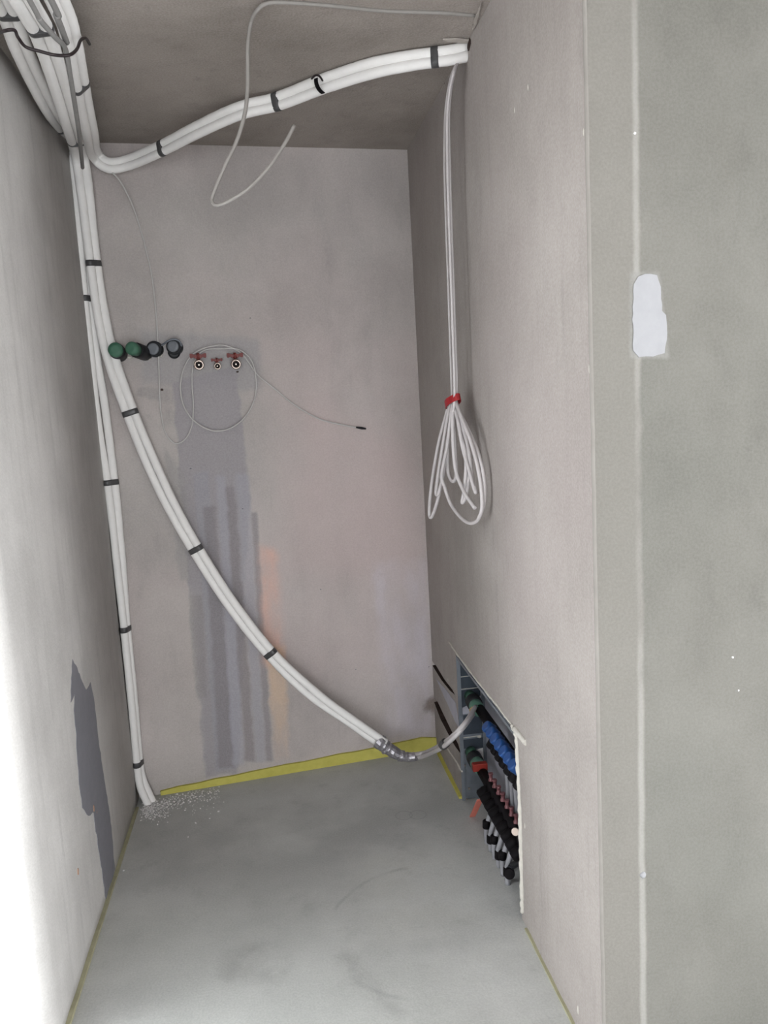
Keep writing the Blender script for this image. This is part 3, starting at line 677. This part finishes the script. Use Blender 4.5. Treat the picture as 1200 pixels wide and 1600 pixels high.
def valve(label, cx, cy, R, hw):
    root = thing('ball_valve', label, 'valve', 'ball valves on the back wall')
    p = B(cx, cy); out = 0.055
    e = B(cx, cy, out); w = Vector((e.x, e.y, e.z)) - BACK_N * out
    ax = BACK_N
    MB().lathe(w, ax, [(0, R * 0.55), (0.018, R * 0.55), (0.020, R * 0.9), (0.030, R * 0.95), (0.036, R * 0.8), (0.040, R * 0.8)], 20).build('body', 'chrome', root, True)
    # open threaded collar: outer ring, inner bore
    seg = 28; e1 = ax.orthogonal().normalized(); e2 = ax.cross(e1); v = []; f = []
    pr = [(0.038, R), (0.052, R), (0.055, R * 0.93), (0.055, R * 0.66), (0.052, R * 0.60), (0.040, R * 0.56)]
    for d, rr in pr:
        for k in range(seg):
            a = 2 * math.pi * k / seg; v.append(w + ax * d + (e1 * math.cos(a) + e2 * math.sin(a)) * rr)
    for i in range(len(pr) - 1):
        for k in range(seg): f.append((i * seg + k, i * seg + (k + 1) % seg, (i + 1) * seg + (k + 1) % seg, (i + 1) * seg + k))
    o = mesh_obj('collar', v, f, 'chrome', root, True)
    MB().lathe(w, ax, [(0.0385, R * 0.57), (0.0405, R * 0.57)], 20).build('bore', 'dark_hole', root)
    MB().lathe(w, ax, [(0.041, R * 0.16), (0.047, R * 0.14)], 10).build('ball_pin', 'chrome', root, True)
    MB().lathe(w + ax * 0.030, (0, 0, 1), [(R * 0.6, R * 0.34), (R * 1.15, R * 0.30), (R * 1.25, R * 0.42), (R * 1.45, R * 0.42)], 10).build('stem', 'red_handle', root, True)
    # butterfly handle: two wings on a hub
    hc = w + ax * 0.030 + Vector((0, 0, R * 1.72)); ux = bdir; hh = R * 0.56
    k = MB()
    for sgn in (-1, 1):
        out_ = [(0.0, -hh * 0.9), (hw * 0.35, -hh * 0.75), (hw * 0.55, -hh * 0.3), (hw * 0.9, -hh * 0.7), (hw, -hh * 0.2), (hw, hh * 0.9), (hw * 0.8, hh * 1.0), (hw * 0.45, hh * 0.55), (0.0, hh * 0.75)]
        n_ = len(out_); v = []
        for dd in (-0.004, 0.004):
            v += [hc + ux * (sgn * a) + Vector((0, 0, b)) + ax * dd for a, b in out_]
        k.add(v, [tuple(range(n_)), tuple(range(2 * n_ - 1, n_ - 1, -1))] + [(i, (i + 1) % n_, n_ + (i + 1) % n_, n_ + i) for i in range(n_)])
    k.build('handle', 'red_handle', root)
    MB().lathe(hc - Vector((0, 0, hh)), (0, 0, 1), [(0, R * 0.36), (hh * 2.1, R * 0.30)], 12).build('handle_hub', 'red_handle', root, True)
valve('nickel ball valve with red butterfly handle, leftmost of three', 311, 570, 0.0200, 0.032)
valve('small nickel ball valve with red handle, middle of three', 340, 572, 0.0140, 0.022)
valve('nickel ball valve with red butterfly handle, rightmost of three', 369, 569, 0.0200, 0.032)

# ================================================================ manifold cabinet in the right wall
cab = thing('manifold_cabinet', 'galvanised manifold cabinet sunk into the right wall at floor level', 'cabinet')
y0, y1, xb = CAB_Y0 + 0.003, CAB_Y1 - 0.003, XR + CAB_D
MB().box((xb, y0, 0.001), (xb + 0.003, y1, CAB_H - 0.003)).build('back_panel', 'pale_panel', cab)
MB().box((XR + 0.001, y0, CAB_H - 0.006), (xb, y1, CAB_H - 0.003)).build('top_panel', 'galv', cab)
MB().box((XR + 0.001, y0, 0.001), (xb, y0 + 0.003, CAB_H - 0.006)).build('side_panel', 'galv', cab)
sd = MB().box((XR + 0.001, y1 - 0.003, 0.001), (xb, y1, CAB_H - 0.006)).build('side_panel', 'galv', cab)
MB().box((XR - 0.002, y1 - 0.010, 0.001), (XR + 0.012, y1 - 0.0035, CAB_H - 0.008)).build('frame_post', 'galv', cab)
MB().box((xb - 0.014, y1 - 0.010, 0.001), (xb - 0.0005, y1 - 0.0035, CAB_H - 0.008)).build('frame_post', 'galv', cab)
MB().box((XR - 0.001, y0 + 0.004, CAB_H - 0.018), (XR + 0.006, y1 - 0.01, CAB_H - 0.007)).build('frame_rail', 'galv', cab)
def at_side(px, py): return hit(px, py, (0, y1 - 0.004, 0), (0, 1, 0))
def knock(p, q, r, s, mat='galv_shaded', th=0.001, name='knockout'):
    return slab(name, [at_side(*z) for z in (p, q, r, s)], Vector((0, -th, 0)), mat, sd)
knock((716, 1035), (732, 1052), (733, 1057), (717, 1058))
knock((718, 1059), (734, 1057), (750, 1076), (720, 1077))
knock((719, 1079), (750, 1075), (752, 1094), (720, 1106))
knock((724, 1118), (752, 1112), (755, 1145), (724, 1148), 'galv_shaded')
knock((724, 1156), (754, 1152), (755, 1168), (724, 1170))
knock((722, 1106), (738, 1098), (740, 1114), (723, 1116), 'pale_panel', 0.0015, 'plaster_dab')
knock((744, 1090), (752, 1086), (753, 1104), (747, 1102), 'pale_panel', 0.0015, 'plaster_dab')
knock((741, 1172), (756, 1168), (757, 1188), (745, 1186), 'plaster_white', 0.0015, 'plaster_dab')
def edge_line(a, b, r=0.0016):
    k = MB(); tube(k, catmull([at_side(*a), (at_side(*a) + at_side(*b)) / 2 + Vector((0, -0.001, random.uniform(-.001, .001))), at_side(*b)], 4), r, 6); k.build('plaster_edge', 'plaster_lip', sd, True)
for a, b in (((716, 1058), (733, 1056)), ((717, 1059), (719, 1105)), ((719, 1077), (749, 1074)), ((751, 1078), (753, 1106)), ((723, 1153), (752, 1149)), ((755, 1150), (757, 1190))): edge_line(a, b)
lump('plaster_dab', at_side(749, 1151), (0, -1, 0), (0.008, 0.006), 'plaster_lip', sd, 0.3)
for a in ((726, 1196), (733, 1232), (729, 1249)):
    p = at_side(*a); MB().lathe(p, (0, -1, 0), [(0, .005), (.003, .004)], 10).build('screw', 'chrome', sd, True)

mf = thing('heating_manifold', 'underfloor heating manifold with blue and black caps inside the cabinet', 'manifold')
N = 9; DY = 0.050; YS = 2.665
BXU, BZU, BXL, BZL = XR + 0.050, 0.425, XR + 0.045, 0.185
MB().lathe((BXU, y1 - 0.02, BZU), (0, -1, 0), [(0, .014), (.05, .014), (.052, .019), (y1 - 0.02 - 2.26, .019)], 16).build('supply_bar', 'black_plastic', mf, True)
MB().lathe((BXL, y1 - 0.02, BZL), (0, -1, 0), [(0, .014), (.05, .014), (.052, .019), (y1 - 0.02 - 2.26, .019)], 16).build('return_bar', 'black_plastic', mf, True)
# green inlet valves with black insulation behind
for (bx, bz, zz) in ((BXU, BZU, 0.425), (BXL, BZL, 0.195)):
    b0 = Vector((bx - 0.005, y1 - 0.006, zz + 0.005))
    MB().lathe(b0, (0, -1, -0.05), [(0, .022), (.05, .022)], 20).build('inlet_pipe', 'green', mf, True)
    MB().lathe(b0 + Vector((0, -0.045, -0.002)), (0, -1, -0.08), [(0, .026), (.004, .030), (.040, .030), (.044, .026)], 20).build('insulation_sleeve', 'black_rubber', mf, True)
    MB().lathe(b0 + Vector((0, -0.085, -0.006)), (0, -1, -0.05), [(0, .024), (.005, .026), (.045, .026), (.050, .021), (.062, .021)], 20).build('inlet_valve', 'green_pale', mf, True)
MB().box((BXL - 0.036, 2.775, 0.192), (BXL + 0.020, 2.800, 0.222)).build('red_handle', 'red_plastic', mf, bevel=0.003)['label'] = 'red lever handle'
def upper_outlet(y):
    # blue cap pointing out and up, black body below, pale pipe down to the floor
    ax = Vector((-0.75, 0, 0.66))
    MB().lathe((BXU - 0.006, y, BZU + 0.006), ax, [(0, .015), (.014, .016), (.016, .021), (.046, .0205), (.050, .017)], 14).build('blue_cap', 'blue', mf, True)
    MB().lathe((BXU - 0.004, y, BZU - 0.012), (-0.6, 0, -0.8), [(0, .017), (.020, .020), (.040, .018), (.044, .012)], 12).build('outlet_body', 'black_plastic', mf, True)
    k = MB(); tube(k, catmull([Vector((BXU, y, BZU - 0.03)), Vector((BXU + 0.022, y, BZU - 0.10)), Vector((BXU + 0.03, y, 0.2)), Vector((BXU + 0.03, y, 0.0))], 5), 0.0085, 8); k.build('heating_pipe', 'pale_pipe', mf, True)
for i in range(N):
    y = YS - i * DY
    if i > 1:
        upper_outlet(y)
    # lower row: pink flow meter standing on the bar, black body in front, pale pipe to the floor with black clip
    MB().lathe((BXL + 0.004, y + 0.01, BZL + 0.012), (0, 0, 1), [(0, .010), (.012, .010), (.014, .007), (.028, .007), (.031, .009), (.036, .008)], 10).build('flow_meter', 'pink_plastic', mf, True)
    MB().lathe((BXL - 0.004, y, BZL - 0.004), (-0.85, 0, -0.5), [(0, .017), (.022, .021), (.044, .020), (.050, .014)], 12).build('outlet_body', 'black_plastic', mf, True)
    if 0 < i < 7:
        k = MB(); xx = XR + 0.006
        tube(k, catmull([Vector((BXL, y, BZL - 0.02)), Vector((BXL - 0.015, y, 0.12)), Vector((xx + 0.004, y, 0.06)), Vector((xx + 0.004, y, 0.0))], 5), 0.0095, 8); k.build('heating_pipe', 'pale_pipe', mf, True)
        zc = 0.030 + 0.028 * (i % 2)
        MB().lathe((xx + 0.003, y, zc), (0.05, 0, 1), [(0, .012), (.003, .014), (.026, .014), (.030, .011)], 10).build('clamp_ring', 'black_plastic', mf, True)
# end of the lower bar: white tag, drain cap facing the room
MB().lathe((BXL, 2.275, BZL), (0, -1, 0), [(0, .020), (.03, .022), (.034, .018)], 14).build('end_plug', 'black_plastic', mf, True)
MB().lathe((XR + 0.012, 2.262, 0.242), (-0.5, -0.8, 0.25), [(0, .012), (.006, .012)], 14).build('vent_cap', 'chrome', mf, True)
k = MB(); tube(k, catmull([Vector((BXL, 2.27, BZL - 0.01)), Vector((BXL - 0.01, 2.285, 0.13)), Vector((XR + 0.018, 2.33, 0.085)), Vector((XR + 0.008, 2.325, 0.078))], 6), 0.011, 10); k.build('drain_pipe', 'black_rubber', mf, True)
dp = on_right(796, 1366, -0.002); dax = Vector((-0.25, -0.9, 0.35)).normalized()
MB().lathe(dp - dax * 0.033, dax, [(0, .012), (.006, .017), (.030, .0175), (.033, .015)], 20).build('drain_cap', 'black_plastic', mf, True)
lb = thing('loose_tag', 'small salmon plastic strip leaning in the cabinet corner by the floor', 'plastic strip')
p0, p1 = on_floor(738, 1276), at_side(750, 1252)
p1 = on_right(750, 1250, -0.004)
dd = (p1 - p0); sx = dd.cross(Vector((0, 1, 0.3))).normalized() * 0.011; sn = dd.cross(sx).normalized() * 0.004
v = [p0 - sx, p0 + sx, p1 + sx, p1 - sx]; v = [a + Vector((0, 0, 0.003)) for a in v]; v += [a + sn for a in v]
mesh_obj('strip_body', v, [(0, 1, 2, 3), (7, 6, 5, 4), (0, 4, 5, 1), (1, 5, 6, 2), (2, 6, 7, 3), (3, 7, 4, 0)], 'salmon', lb)

# ================================================================ plaster crumbs on the floor
def crumb(mb, p, s):
    bm = bmesh.new(); bmesh.ops.create_icosphere(bm, subdivisions=1, radius=s)
    for w in bm.verts: w.co = w.co * random.uniform(0.6, 1.3)
    vs = [p + Vector((w.co.x, w.co.y, w.co.z * 0.6 + s * 0.3)) for w in bm.verts]
    bm.verts.index_update(); mb.add(vs, [tuple(w.index for w in g.verts) for g in bm.faces]); bm.free()
k = MB()
for _ in range(800):
    t = random.random() ** 2.0
    x = 228 + 110 * t + random.gauss(0, 6); y = 1258 - 24 * t + random.gauss(0, 7 + 6 * t) + (8 if t < .3 else 0)
    p = on_floor(x, y)
    if p.x < XL + 0.02 or (p - BACK_P).dot(BACK_N) < 0.02: continue
    crumb(k, Vector((p.x, p.y, 0)), random.choice((.0015, .002, .0026, .0036)))
tag(k.build('plaster_crumbs', 'plaster_white'), 'white plaster crumbs scattered on the floor in the back left corner', 'debris', kind='stuff')
for x, y, s, lab in ((342, 1268, .006, 'largest white plaster crumb lying apart on the floor near the back wall'), (306, 1286, .0045, 'lone white plaster crumb on the floor, second from the back wall'), (294, 1308, .0035, 'tiny pale crumb on the floor farthest out from the back wall'), (193, 1361, .004, 'white crumb on the floor beside the left edge strip')):
    k = MB(); crumb(k, on_floor(x, y), s); tag(k.build('plaster_crumb', 'plaster_white'), lab, 'debris', 'loose plaster crumbs')
